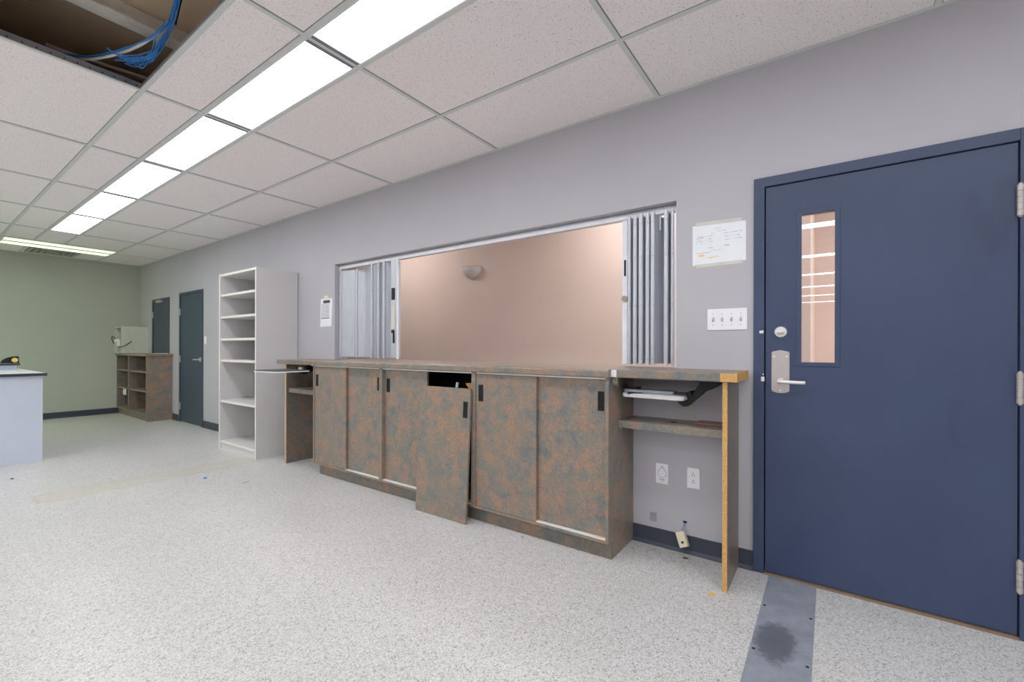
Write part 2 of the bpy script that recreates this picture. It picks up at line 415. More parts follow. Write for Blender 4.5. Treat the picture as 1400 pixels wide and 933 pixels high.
# deadbolt
m = MB(); yc, zc = .207, 1.268
m.cyl((lx0, yc, zc), (lx0-.012, yc, zc), .029, 28, .026); m.cyl((lx0-.012, yc, zc), (lx0-.020, yc, zc), .019, 24, .017)
db = m.build('deadbolt', 'chrome', d)
MB().box(lx0-.030, lx0-.018, yc-.016, yc+.016, zc-.005-.006, zc+.001-.002, .002).build('thumb_turn', 'chromed', db)
# escutcheon plate and lever
m = MB(); P0, P1, za, zb = .168, .248, .955, 1.172
pl = [(P0+.004, za+.005), ((P0+P1)/2-.02, za-.001), ((P0+P1)/2, za-.003), ((P0+P1)/2+.02, za-.001), (P1-.004, za+.005), (P1, za+.012), (P1, zb-.012), (P1-.004, zb-.006), ((P0+P1)/2, zb+.002), (P0+.004, zb-.006), (P0, zb-.012), (P0, za+.012)]
m.prism(pl, 0, lx0-.006, lx0); pt = m.build('lever_plate', 'chromed', d, .0015)
for (a, b) in ((P0+.012, zb-.03), (P1-.012, zb-.03), ((P0+P1)/2, za+.012)): MB().cyl((lx0-.0095, a, b), (lx0-.004, a, b), .0045, 12).build('screw', 'white', pt)
m = MB(); yc, zc = .205, 1.014
m.cyl((lx0-.006, yc, zc), (lx0-.018, yc, zc), .017, 20); m.cyl((lx0-.018, yc, zc), (lx0-.048, yc, zc), .010, 16)
m.tube([(lx0-.046, yc+.008, zc), (lx0-.052, yc-.015, zc), (lx0-.052, yc-.06, zc-.001), (lx0-.046, yc-.105, zc-.002)], (.0115, .009), 12)
m.build('lever', 'chrome', pt)
# latch edges on the frame side
MB().box(fo-.002, fo+.003, .283, .303, 1.262, 1.276, .0015).build('strike_plate', 'chrome', d)
MB().box(fo-.002, fo+.003, .279, .295, 1.01, 1.034, .001).box(fo-.003, fo+.004, .282, .288, 1.044, 1.05).build('strike_plate', 'chrome', d)
B(XW-.02, XW+.14, ya+jw, yb-jw, 0, .009, bev=.002).build('threshold', 'thresh', d)

# ------------------------------------------------------------------ far doors
def far_door(name, spec, label, lever_y, closer=None, lever=True):
    ya, yb, zt = spec
    d = thing(name, label, 'door', (XW, (ya+yb)/2, 0), kind='structure')
    m = MB(); j = .045; m.box(XW-.014, XW+.1, ya, ya+j, 0, zt, .002); m.box(XW-.014, XW+.1, yb-j, yb, 0, zt, .002); m.box(XW-.014, XW+.1, ya+j, yb-j, zt-j, zt, .002)
    m.build('door_frame', 'slate', d)
    B(XW-.002, XW+.042, ya+j+.003, yb-j-.003, .008, zt-j-.003).build('door_leaf', 'slate', d)
    for zc in (1.75, 1.0, .25):
        MB().cyl((XW-.012, yb-j, zc-.055), (XW-.012, yb-j, zc+.055), .010, 12).build('hinge', 'chromed', d)
    if lever:
        m = MB(); m.cyl((XW-.002, lever_y, 1.0), (XW-.012, lever_y, 1.0), .032, 20); m.cyl((XW-.012, lever_y, 1.0), (XW-.055, lever_y, 1.0), .010, 12)
        m.tube([(XW-.055, lever_y-.01, 1.0), (XW-.058, lever_y+.03, 1.002), (XW-.055, lever_y+.125, .998)], (.011, .009), 10); m.build('lever', 'chrome', d)
    if closer:
        m = MB().box(XW-.05, XW-.002, closer-.05, closer+.14, zt-.075, zt-.03, .006); m.build('door_closer', 'chromed', d)
    return d
far_door('door_2', d2, 'dark slate door between the tall shelving and the far corner, silver lever', d2[0]+.10)
far_door('door_3', d3, 'dark slate door half hidden behind the far cubby cabinet', d3[0]+.1, 9.29, False)

# ------------------------------------------------------------------ ceiling lights
fx = thing('ceiling_light', 'glowing white one by four foot light panel', 'ceiling light', (1.3045, Y0+T+T/2, ZC), 'light panels in the long bright row')
yA, yB = Y0+T, Y0+2*T; X0, X1 = 1.152, 1.457
m = MB(); e = .013
for (a, b, c, f_) in ((X0+.012, X0+.022, yA+.012, yB-.012), (X1-.022, X1-.012, yA+.012, yB-.012)): m.box(a, b, c, f_, ZC-.004, ZC+.05)
m.slot(1); m.box(X0+.022, X1-.022, yA+.012, yA+.036, ZC-.004, ZC+.05); m.box(X0+.022, X1-.022, yB-.036, yB-.012, ZC-.004, ZC+.05); m.slot(0); m.box(X0+.005, X1-.005, yA+.005, yB-.005, ZC+.05, ZC+.06)
m.build('frame', ['fix', 'fixend'], fx); B(X0+.022, X1-.022, yA+.036, yB-.036, ZC+.002, ZC+.006).build('diffuser', 'tube', fx)
ordn = {0: 'light panel crossing the top edge of the picture, nearest of the bright row', 1: 'light panel beside the open ceiling hole, second of the bright row', 2: 'third light panel from the top edge in the bright row', 3: 'fourth light panel of the bright row, middle distance', 4: 'second to last light panel at the far end of the bright row', 5: 'last and smallest light panel of the bright row, before the greenish light'}
fx['label'] = ordn[1]
for i in range(6):
    if i != 1: dup(fx, (1.3045, Y0+T*i+T/2, ZC), ordn[i])
RX = [0, 2.438, 4.572, 6.706, 8.839, 10.973, 13.1]
for r in range(0, 7):
    for i in range(-4, 6):
        if r == 0 and i >= 0: continue
        if Y0+T*i < YB+.1: continue
        o = dup(fx, (1.3045-RX[r], Y0+T*i+T/2, ZC), 'white light panel in the ceiling rows mirrored in the navy door glass' if r else 'white light panel of the bright row behind the viewpoint')
        o['group'] = 'light panels of the other ceiling rows'
# greenish light near the far wall
fl = thing('ceiling_light', 'pale green tinted two tube light crosswise near the far wall', 'ceiling light', (1.4575, 9.385, ZC))
X0, X1, yA, yB = .86, 2.055, 9.09, 9.68
m = MB()
for (a, b, c, f_) in ((X0, X0+.02, yA, yB), (X1-.02, X1, yA, yB), (X0+.02, X1-.02, yA, yA+.02), (X0+.02, X1-.02, yB-.02, yB), (X0+.02, X1-.02, 9.345, 9.425)): m.box(a, b, c, f_, ZC-.012, ZC+.04)
m.build('frame', 'fixg', fl); B(X0, X1, yA, yB, ZC+.04, ZC+.05).build('housing', 'fixg', fl)
B(X0+.02, X1-.02, yA+.02, 9.345, ZC-.008, ZC-.003).build('diffuser', 'green', fl); B(X0+.02, X1-.02, 9.425, yB-.02, ZC-.008, ZC-.003).build('diffuser', 'green', fl)
for xg in (-.98, -3.4):  # unseen fixtures added, stronger than the visible one, to light the far end
    o = dup(fl, (xg, 9.385, ZC), 'unseen green light added further left to tint and brighten the far end'); o['group'] = 'added greenish lights out of frame'
    for c in o.children:
        if c.name.startswith('diffuser'): c.material_slots[0].link = 'OBJECT'; c.material_slots[0].material = MAT['green2']
# air diffuser
v = thing('air_vent', 'square grey ceiling air vent between greenish light and far wall', 'vent', (1.47, 10.0, ZC))
m = MB(); 
B(1.19, 1.75, 9.74, 10.28, ZC-.004, ZC+.002).build('backing', 'ventd', v)
for q in range(4):
    a = .27-.065*q; z = ZC-.010-.004*q; m = MB()
    for (xa, xb_, ya_, yb_) in ((-a, a, -a, -a+.036), (-a, a, a-.036, a), (-a, -a+.036, -a, a), (a-.036, a, -a, a)): m.box(1.47+xa, 1.47+xb_, 10.0+ya_, 10.0+yb_, z, z+.004)
    m.build('louver_ring', 'vent', v)

# ------------------------------------------------------------------ cables in the open ceiling hole
cb = thing('cable_bundle', 'bundle of blue data cables hanging in the open ceiling hole', 'cables', (.84, 2.9, 2.85))
rnd = random.Random(3)
for q in range(16):
    j = lambda s: rnd.uniform(-s, s)
    ex = rnd.uniform(-.10, .03)
    pts = [(.80+j(.03), 2.45+j(.04), 3.08+j(.02)), (.83+j(.018), 2.64+j(.02), 2.99+j(.015)), (.845+j(.016), 2.80+j(.02), 2.895+j(.012)), (.835+j(.022), 2.94+j(.025), 2.83+j(.012)), (.825+j(.02), 3.05+j(.03), 2.79+j(.012)), (.80+ex*.6+j(.02), 3.13+j(.05), 2.775+j(.012)), (.76+ex+j(.03), 3.17+j(.06), 2.775+j(.02))]
    MB().tube(pts, .0028, 6, 5).build('cable', 'blue', cb)
o = MB().tube([(.84, 2.84, 2.885), (.775, 3.03, 2.815), (.69, 3.23, 2.785), (.60, 3.40, 2.78), (.5, 3.52, 2.78), (.38, 3.62, 2.79)], .0075, 10, 6).build('flexible_conduit', 'greyc')
tag(based(o, (.6, 3.2, 2.76)), 'grey flexible conduit sagging across the ceiling hole', 'conduit')
o = MB().tube([(.835, 2.80, 2.885), (.79, 2.97, 2.83), (.715, 3.18, 2.81), (.63, 3.37, 2.805), (.52, 3.46, 2.805), (.43, 3.48, 2.80), (.30, 3.52, 2.79)], .0055, 8, 6).build('data_cable', 'blue')
tag(based(o, (.6, 3.2, 2.8)), 'single thick blue cable running above the grey conduit', 'cable')
o = MB().tube([(.50, 3.62, 2.90), (.68, 3.6, 2.90), (.98, 3.5, 2.88)], .009, 8, 4).build('metal_conduit', 'greyc')
tag(based(o, (.7, 3.6, 2.9)), 'thin straight grey pipe at the back of the ceiling hole', 'conduit')
o = MB().tube([(.835, 2.70, 2.97), (.85, 2.76, 2.90), (.842, 2.80, 2.85), (.842, 2.83, 2.80), (.842, 2.84, 2.77)], .0014, 6, 5).build('hanger_wire', 'metal')
tag(based(o, (.84, 2.8, 2.8)), 'thin wire dangling beside the blue cable bundle', 'wire')
o = MB().tube([(.84, 2.50, 3.08), (.858, 2.70, 2.97), (.868, 2.82, 2.89)], .004, 6, 5).build('coax_cable', 'black')
tag(based(o, (.85, 2.6, 3.0)), 'black cable behind the blue cable bundle', 'cable')

# ------------------------------------------------------------------ serving opening: track, shutters, sconce
tr = thing('shutter_track', 'pale aluminium shutter track under the head of the serving opening', 'shutter track', (2.76, 2.46, 2.05))
MB().box(2.735, 2.80, OP[0]+.002, OP[1]-.002, 2.012, 2.048, .004).build('track', 'alu', tr)
MB().box(2.728, 2.736, OP[0]+.002, OP[1]-.002, 2.004, 2.034, .002).build('lip', 'fix', tr)

def panel(mb, a, b, z0, z1, t=.004):
    a = Vector((a[0], a[1], 0)); b = Vector((b[0], b[1], 0)); d = (b-a).normalized(); n = Vector((-d.y, d.x, 0))*t/2
    vs = [a-n, b-n, b+n, a+n]; return mb.add([(v.x, v.y, z) for z in (z0, z1) for v in vs], [(0, 1, 2, 3)[::-1], (4, 5, 6, 7), (0, 1, 5, 4), (1, 2, 6, 5), (2, 3, 7, 6), (3, 0, 4, 7)])
def shutter(label, pts, posts, lead, z0, z1, ztops=None):
    s = thing('folding_shutter', label, 'shutter', (2.76, lead[1], z0))
    for i in range(len(pts)-1):
        zt = z1 if not ztops else ztops[i]
        m = panel(MB(), pts[i], pts[i+1], z0, zt)
        # raised edge beads on each leaf
        a, b = Vector(pts[i]), Vector(pts[i+1]); L = (b-a).length
        if L > .15:
            dd = (b-a).normalized(); nn = Vector((-dd.y, dd.x))
            if nn.x > 0: nn = -nn
            for f in (.10, .90):
                c = a+(b-a)*f+nn*.003; m.cyl((c.x, c.y, z0), (c.x, c.y, zt), .004, 8)
        m.build('leaf_panel', 'alu', s)
    for (x, y, r) in posts:
        m = MB().cyl((x, y, z0-.008), (x, y, z1+.006), r, 14); m.build('hinge_post', 'alu', s)
        for zz in (z0+.03, z0+.36, z0+.66, z1-.05):
            MB().cyl((x-r*.8-.0025, y-r*.45, zz), (x-r*.6, y-r*.45, zz), .006, 8).build('rivet', 'chromed', s)
    return s
zb, zt = 1.088, 2.004
# left stack, partly unfolded
ptsL = [(2.735, 4.176), (2.775, 3.955), (2.835, 3.895), (2.735, 3.655), (2.82, 3.60), (2.725, 3.535), (2.815, 3.50), (2.722, 3.45), (2.81, 3.40), (2.725, 3.355), (2.80, 3.31)]
sl = shutter('half folded aluminium shutter at the left end of the serving opening', ptsL, [(2.775, 3.952, .010), (2.735, 3.652, .013), (2.724, 3.535, .013), (2.722, 3.45, .016), (2.735, 4.177, .012)], (2.76, 3.29), zb, zt, [1.985, 1.985, 1.99, 1.99]+[zt]*6)
MB().box(2.712, 2.726, 3.246, 3.262, zb-.012, zt+.004, .003).build('lead_post', 'fix', sl)
m = MB().box(2.716, 2.74, 3.266, 3.345, zb, zt, .003); m.build('lead_face', 'alu', sl)
B(2.708, 2.718, 3.289, 3.331, 1.63, 1.74, bev=.003).build('handle', 'black', sl)
B(2.711, 2.717, 3.283, 3.335, 1.36, 1.58, bev=.001).build('tape_strip', 'masking', sl)
MB().cyl((2.716, 3.31, 1.335), (2.702, 3.31, 1.335), .016, 14).box(2.706, 2.714, 3.292, 3.308, 1.225, 1.33, .002).build('lock', 'black', sl)
# right stack, tightly folded
ptsR = [(2.70, .770), (2.815, .785), (2.70, .802), (2.82, .838), (2.70, .878), (2.82, .893), (2.70, .912), (2.82, .932), (2.70, .953), (2.82, .973), (2.70, .990), (2.82, 1.01), (2.70, 1.026)]
posts = [(2.70, y, r) for y, r in ((.762, .008), (.800, .0135), (.880, .0135), (.912, .013), (.954, .0145), (.991, .0135), (1.028, .011))]
sr = shutter('tightly folded aluminium shutter at the right end of the serving opening', ptsR, posts, (2.76, 1.05), zb, zt)
MB().box(2.695, 2.83, 1.040, 1.074, zb-.008, zt-.012, .004).build('lead_post', 'fix', sr)
B(2.690, 2.697, 1.048, 1.060, 1.638, 1.74, bev=.002).build('handle', 'black', sr)
MB().cyl((2.697, 1.055, 1.495), (2.684, 1.055, 1.495), .019, 18).build('lock', 'lock', sr)
B(2.70, 2.82, OP[0]+.001, OP[0]+.012, zb-.02, 2.01).build('jamb_channel', 'fix', sr)
m = MB().box(2.744, 2.750, .846, .854, 1.91, 2.012); m.build('hanger_rod', 'fix', sr)

# sconce on the lobby wall
sc = thing('wall_sconce', 'half bowl plaster wall light on the tan wall beyond', 'wall light', (LX, 3.985, 2.2))
b = bmesh.new(); bmesh.ops.create_uvsphere(b, u_segments=32, v_segments=18, radius=1)
bmesh.ops.bisect_plane(b, geom=b.verts[:]+b.edges[:]+b.faces[:], plane_co=(0, 0, 0), plane_no=(0, 0, 1), clear_outer=True)
bmesh.ops.bisect_plane(b, geom=b.verts[:]+b.edges[:]+b.faces[:], plane_co=(0, 0, 0), plane_no=(1, 0, 0), clear_outer=True)
mm = MB().bm(b, Matrix.Translation((LX, 3.985, 2.285)) @ Matrix.Diagonal((.12, .165, .15, 1)), True)
bo = mm.build('bowl', 'sconce', sc); sd = bo.modifiers.new('Solid', 'SOLIDIFY'); sd.thickness = .006; sd.offset = -1
m = MB(); m.box(LX-.012, LX, 3.93, 4.04, 2.17, 2.27); m.build('back_plate', 'sconce', sc)

# ------------------------------------------------------------------ service counter
XF = 2.300       # outer face of the front doors
CH = 1.018
units = [(2.952, 3.940, 'left', 'left cabinet unit of the long mottled counter, both doors shut'), (1.966, 2.952, 'mid', 'middle cabinet unit with one sliding door off, dark gap open'), (.990, 1.966, 'right', 'right cabinet unit of the long mottled counter beside the end desk')]
def pull(mb, x, y, z):
    mb.box(x-.003, x, y-.019, y-.013, z-.055, z+.055); mb.box(x-.003, x, y+.013, y+.019, z-.055, z+.055)
    mb.box(x-.003, x, y-.019, y+.019, z+.047, z+.055); mb.box(x-.003, x, y-.019, y+.019, z-.055, z-.047)
    mb.slot(1); mb.box(x-.0008, x, y-.013, y+.013, z-.047, z+.047); mb.slot(0); return mb
for (a, b_, tagn, lab) in units:
    u = thing('base_cabinet', lab, 'cabinet', (2.5, (a+b_)/2, 0), 'cabinets of the serving counter')
    th = .018
    xr = XW-.002
    def side(y0, y1):
        # end panel with the toe kick notch cut out
        return MB().prism([(XF-.006, .098), (XF-.006, CH), (xr, CH), (xr, 0), (2.357, 0), (2.357, .098)], 1, y0, y1)
    side(a, a+th).build('side_panel', 'lam', u)
    if tagn == 'left':
        MB().prism([(XF-.006, .098), (XF-.006, CH), (xr, CH), (xr, .098)], 1, b_-th, b_).build('side_panel', 'lam', u)
    else: side(b_-th, b_).build('side_panel', 'lam', u)
    B(XF-.004, xr, a+th, b_-th, .098, .114).build('bottom_panel', 'lam', u)
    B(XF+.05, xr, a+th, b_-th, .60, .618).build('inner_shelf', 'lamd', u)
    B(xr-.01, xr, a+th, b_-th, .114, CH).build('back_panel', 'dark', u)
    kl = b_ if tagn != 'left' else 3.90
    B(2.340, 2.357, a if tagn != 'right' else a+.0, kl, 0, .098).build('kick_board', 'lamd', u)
    m = MB().box(XF+.020, XF+.052, a+th, b_-th, .114, .119)
    if tagn == 'mid': m.box(XF+.001, XF+.020, a+th, b_-th, .114, .119)
    else: m.box(XF+.001, XF+.020, a+th, (a+b_)/2-.014, .114, .119)
    m.build('lower_track', 'ivory', u)
    B(XF, XF+.05, a+th, b_-th, CH-.010, CH-.001).build('upper_track', 'ivory', u)
    w = b_-a-2*th
    midy = (a+b_)/2
    dz0, dz1 = .121, CH-.014
    # left (far) door runs in front except in the middle unit
    lx = XF if tagn != 'mid' else XF+.024
    dl = MB().box(lx, lx+.018, midy-.012, b_-th-.002, dz0 if tagn == 'mid' else .1155, dz1, .001).build('sliding_door', 'lam', u)
    pull(MB(), lx, b_-th-.043, .880).build('flush_pull', ['black', 'dark'], dl)
    if tagn != 'mid':
        dr = MB().box(XF+.024, XF+.042, a+th+.002, midy+.012, dz0, dz1, .001).build('sliding_door', 'lam', u)
        pull(MB(), XF+.024, a+th+.040, .884).build('flush_pull', ['black', 'dark'], dr)
# things inside the gap
o = MB().prism([(2.07, .84), (2.15, .925), (2.09, .93), (2.02, .875), (1.99, .84)], 0, 2.42, 2.44).build('paper_bag', 'wood'); tag(based(o, (2.43, 2.05, .618)), 'brown paper bag corner inside the open cabinet gap', 'bag')
o2 = MB().tube([(2.38, 2.25, .62), (2.385, 2.22, .80), (2.39, 2.20, .93)], .010, 8, 4).build('rolled_paper', 'paper'); tag(based(o2, (2.38, 2.25, .618)), 'white rolled paper standing in the open cabinet gap', 'paper')
# worktop
m = MB(); zt0, zt1 = CH+.002, 1.065
b = bmesh.new()
prof = [(2.275, zt0+.004), (2.275, zt1-.012), (2.279, zt1-.004), (2.288, zt1), (2.95, zt1), (2.95, zt0), (2.279, zt0)]
m.prism([(2.274, zt0+.004), (2.274, zt1-.012), (2.278, zt1-.004), (2.287, zt1), (XW, zt1), (XW, zt0), (2.278, zt0)], 1, .985, 3.975)
m.box(XW, 2.96, OP[0]+.001, OP[1]-.001, zt0, zt1)
o = m.build('worktop', 'lam'); tag(based(o, (2.5, 2.46, zt0)), 'long mottled copper and grey worktop running through the serving opening', 'worktop')

# loose door leaning on the front
ld = MB(); L = .905
ld.box(-.009, .009, -.243, .243, 0, L, .001)
o = thing('loose_cabinet_door', 'sliding door off its track, leaning against the counter from the floor', 'door panel', (2.232, 2.216, 0))
o.rotation_euler = (0, math.radians(3.1), 0)
def local(mb, name, mat, parent):
    sv = ORI[parent]; ORI[parent] = (0, 0, 0); r = mb.build(name, mat, parent); ORI[parent] = sv; return r
dp = local(ld, 'panel', 'lam', o)
ORI[dp] = (0, 0, 0)
m = pull(MB(), -.009, -.205, .762); local(m, 'flush_pull', ['black', 'dark'], o)

# right hand end desk
rd = thing('end_desk', 'open knee space desk with raw particle board edge beside the navy door', 'desk', (2.5, .68, 0))
MB().prism([(2.322, zt0+.005), (2.322, zt1-.008), (2.330, zt1), (XW, zt1), (XW, zt0+.004), (2.326, zt0)], 1, .366, .984).build('desk_top', 'lam', rd)
MB().box(2.330, XW, .356, .366, zt0, zt1, .001).box(2.3205, 2.330, .356, .43, zt0+.001, zt1-.003, .001).build('raw_edge', 'osb', rd)
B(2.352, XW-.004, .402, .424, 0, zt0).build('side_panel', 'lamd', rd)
B(2.344, 2.352, .402, .424, 0, zt0, bev=.001).build('raw_front_edge', 'osb', rd)
m = B(2.425, XW-.002, .424, .988, .728, .768); m.build('shelf', 'lam', rd, .002)
MB().cyl((2.55, .712, .766), (2.55, .712, .7695), .018, 20).build('cable_grommet', 'black', rd)
B(2.44, 2.62, .424, .442, .708, .728).build('shelf_cleat', 'lam', rd); B(2.44, 2.62, .97, .988, .708, .728).build('shelf_cleat', 'lam', rd)
B(2.315, 2.32, .954, .999, zt0+.003, zt1-.002, bev=.001).build('joint_clip', 'fix', rd)
MB().prism([(2.33, 1.018), (2.33, .985), (2.345, .972), (2.36, .985), (2.36, 1.018)], 1, .955, .984).build('bracket', 'lam', rd)
o = B(2.56, 2.668, .432, .60, .768, .776, bev=.001).build('laminate_offcut', 'red'); tag(based(o, (2.6, .5, .768)), 'flat red brown offcut lying on the end desk shelf', 'offcut')

# keyboard tray under the right end desk
def tray_right():
    kt = thing('keyboard_tray', 'grey keyboard tray on black swing arm under the right end desk', 'keyboard tray', (2.5, .75, 1.018))
    poly = []
    for (x, y, r0, r1) in ((2.585, .93, 0, 90), (2.45, .93, 90, 180), (2.43, .66, 180, 270), (2.585, .66, 270, 360)):
        for q in range(7):
            a = math.radians(r0+(r1-r0)*q/6); poly.append((x+.03*math.cos(a), y+.04*math.sin(a)))
    z = .905
    tb = MB().prism(poly, 2, z, z+.026).build('tray_board', 'white', kt, .008)
    ins = lambda fx_, fy_: [(2.505+(p[0]-2.505)*fx_, .795+(p[1]-.795)*fy_) for p in poly]
    MB().prism(ins(.86, .93), 2, z+.026, z+.030).build('tray_pad', 'metal', kt)
    MB().prism([(2.452+(p[0]-2.505)*.42, .815+(p[1]-.795)*.80) for p in poly], 2, z+.030, z+.048).build('palm_rest', 'metal', kt, .005)
    B(2.43, 2.475, .87, .965, z+.048, z+.060, bev=.004).build('mouse_clip', 'black', kt)
    B(2.4195, 2.4275, .84, .93, z+.012, z+.034, bev=.003).build('side_clip', 'dark', kt)
    m = MB().prism([(.556, 1.0195), (.445, 1.0195), (.445, 1.006), (.502, .968), (.533, .955), (.585, .905), (.618, .872), (.634, .868), (.652, .872), (.683, .903), (.64, .904), (.60, .93), (.59, .95), (.563, .99)], 0, 2.475, 2.545)
    m.build('swing_arm', 'black', kt, .004)
    MB().cyl((2.462, .610, .935), (2.558, .610, .935), .018, 18).build('pivot', 'black', kt)
    B(2.44, 2.58, .43, .60, 1.0085, 1.0195, bev=.002).build('mounting_plate', 'black', kt)

tray_right()

# left hand end desk
le = thing('end_desk', 'narrow open knee space at the left end of the counter beside tall shelving', 'desk', (2.5, 4.28, 0))
MB().prism([(2.312, zt0-.004), (2.312, zt1-.010), (2.320, zt1-.004), (XW, zt1-.004), (XW, zt0-.004)], 1, 3.978, 4.66).build('desk_top', 'lam', le)
B(2.338, XW-.004, 4.505, 4.525, 0, zt0-.004).build('side_panel', 'lamd', le)
B(2.330, 2.338, 4.505, 4.525, 0, zt0-.004, bev=.001).build('raw_front_edge', 'osbl', le)
B(2.36, XW-.002, 3.945, 4.505, .725, .768).build('shelf', 'lam', le)
MB().box(2.306, 2.312, 3.970, 3.985, zt0-.012, zt0+.012, .001).build('joint_clip', 'white', le)
kt = thing('keyboard_tray', 'thin keyboard tray swung out in front of the tall shelving', 'keyboard tray', (2.2, 4.2, .975))
poly = []
for (x, y, r0, r1) in ((2.27, 4.37, 0, 90), (2.00, 4.36, 90, 180), (2.02, 4.06, 180, 270), (2.27, 4.04, 270, 360)):
    for q in range(6):
        a = math.radians(r0+(r1-r0)*q/5); poly.append((x+.04*math.cos(a), y+.045*math.sin(a)))
MB().prism(poly, 2, .955, .964).build('tray_board', 'meledge', kt, .002)
MB().prism([(2.14+(p[0]-2.14)*.97, 4.2+(p[1]-4.2)*.97) for p in poly], 2, .964, .972).build('tray_pad', 'deskedge', kt)
MB().prism([(2.20, .95), (2.30, .925), (2.36, .94), (2.46, 1.0), (2.60, 1.008), (2.60, 1.0155), (2.38, 1.0155), (2.30, .975), (2.24, .955)], 1, 4.10, 4.19).build('swing_arm', 'black', kt, .003)
MB().cyl((2.29, 4.145, .965), (2.29, 4.145, .992), .022, 16).build('pivot_knob', 'chromed', kt)

# ------------------------------------------------------------------ wall plates and notices
def plate(name, label, cat, y0, y1, z0, z1, mat='white'):
    t = thing(name, label, cat, (XW, (y0+y1)/2, (z0+z1)/2)); MB().box(XW-.006, XW, y0, y1, z0, z1, .0025).build('cover_plate', mat, t); return t
sp = plate('light_switch', 'white four gang light switch plate left of the navy door', 'light switch', .362, .562, 1.284, 1.402)
for q in range(4):
    y = .532-.0465*q
    m = MB().box(XW-.008, XW-.005, y-.006, y+.006, 1.330, 1.356); m.build('toggle_slot', 'ink', sp)
    MB().prism([(XW-.006, 1.338), (XW-.018, 1.348), (XW-.017, 1.353), (XW-.006, 1.352)], 1, y-.004, y+.004).build('toggle', 'white', sp)
    for zz in (1.312, 1.373): MB().cyl((XW-.0075, y, zz), (XW-.005, y, zz), .0032, 10).build('screw', 'chromed', sp)
t = plate('wall_outlet', 'white round socket cover plate, left of the duplex outlet', 'outlet', .776, .850, .374, .494)
m = MB(); cz = .437; cyy = .812
ring = [(cyy+.027*math.cos(a), cz+.027*math.sin(a)) for a in [math.radians(120+300*q/24) for q in range(25)]]+[(cyy+.010, cz+.036), (cyy-.010, cz+.036)]
m.prism(ring, 0, XW-.0078, XW-.005); m.build('socket_rim', 'ink', t)
ring2 = [(cyy+(p[0]-cyy)*.88, cz+(p[1]-cz)*.88) for p in ring]
MB().prism(ring2, 0, XW-.0086, XW-.005).build('socket_face', 'white', t)
m = MB().box(XW-.0075, XW-.005, cyy-.015, cyy+.015, .398, .401); m.build('label_mark', 'inkd', t)
for zz in (.388, .480): MB().cyl((XW-.0075, cyy, zz), (XW-.005, cyy, zz), .004, 10).build('screw', 'chromed', t)
t = plate('wall_outlet', 'white duplex electrical outlet under the end desk shelf', 'outlet', .600, .670, .378, .496)
for zz in (.458, .418):
    f = MB().cyl((XW-.0085, .635, zz), (XW-.005, .635, zz), .0165, 24).build('receptacle', 'white', t)
    m = MB().box(XW-.0092, XW-.008, .6275, .6305, zz-.009, zz).box(XW-.0092, XW-.008, .6395, .6425, zz-.009, zz).cyl((XW-.0092, .635, zz+.007), (XW-.008, .635, zz+.007), .0032, 10)
    m.build('slots', 'inkd', f)
o = B(XW-.0015, XW, .845, .886, .138, .192).build('wall_patch', 'patch'); tag(based(o, (XW, .865, .165)), 'small darker grey unpainted square above the baseboard', 'patch')
o = MB().prism([(.62, .768), (.735, .768), (.742, .80), (.725, .86), (.70, .905), (.66, .905), (.63, .85)], 0, XW-.0012, XW).build('wall_filler', 'faded'); tag(based(o, (XW, .68, .8)), 'pale filler patch on the wall above the end desk shelf', 'patch')
# loose phone jack
pj = thing('phone_jack', 'almond phone jack box dangling by its wire over the baseboard', 'phone jack', (XW-.02, .705, .095))
R_ = Matrix.Translation((XW-.036, .686, .086)) @ Matrix.Rotation(math.radians(-24), 4, 'X') @ Matrix.Rotation(math.radians(16), 4, 'Y')
MB().box(-.016, .016, -.025, .025, -.042, .042, .003, R_).build('jack_box', 'cream', pj)
MB().box(-.0172, -.0155, -.008, .007, -.022, -.010, 0, R_).build('jack_port', 'black', pj)
MB().tube([(XW+.002, .682, .172), (XW-.012, .684, .165), (XW-.018, .688, .145), (XW-.030, .694, .118)], .0022, 6, 5).build('wire', 'blue', pj)
MB().tube([(XW+.002, .682, .170), (XW-.016, .676, .155), (XW-.016, .680, .135), (XW-.030, .690, .118)], .0018, 6, 5).build('wire', 'metal', pj)
o = MB().prism([(.682+.012*math.cos(a)*(1+.3*math.sin(3*a)), .174+.008*math.sin(a)) for a in [2*PI*q/14 for q in range(14)]], 0, XW-.001, XW).build('wire_hole', 'black'); tag(based(o, (XW, .682, .174)), 'ragged dark hole in the wall above the phone jack', 'hole')

# notices
nt = thing('paper_notice', 'landscape diagram notice taped to wall above the light switch', 'notice', (XW, .506, 1.77))
MB().prism([(.643, 1.656), (.369, 1.660), (.370, 1.874), (.643, 1.882)], 0, XW-.0012, XW-.0003).build('sheet', 'paper', nt)
MB().prism([(.625, 1.883-.004), (.392, 1.878-.004), (.392, 1.893), (.625, 1.900)], 0, XW-.0017, XW-.0001).build('tape_strip', 'masking', nt)
MB().prism([(.625, 1.660), (.385, 1.664), (.385, 1.646), (.625, 1.642)], 0, XW-.0017, XW-.0001).build('tape_strip', 'masking', nt)
def marks(rows, z0, z1, y0, y1, mat, nm, par, dx=.0018):
    """rows: (u0,u1,v,h) in sheet fractions, u from the left edge, v from the top"""
    m = MB()
    for (u0, u1, v_, h) in rows:
        ya_ = y1-(y1-y0)*u0; yb_ = y1-(y1-y0)*u1; zz = z1-(z1-z0)*v_
        n = max(1, int((u1-u0)/.022)); st = (ya_-yb_)/n
        if h > .05 or h < .004: m.box(XW-dx, XW-.001, yb_, ya_, zz-h*(z1-z0), zz); continue
        for q in range(n):       # broken strokes like small lettering
            if n > 2 and rnd.random() < .15: continue
            m.box(XW-dx, XW-.001, ya_-st*q-st*.82, ya_-st*q, zz-h*(z1-z0)*rnd.uniform(.6, 1), zz)
    return m.build(nm, mat, par)
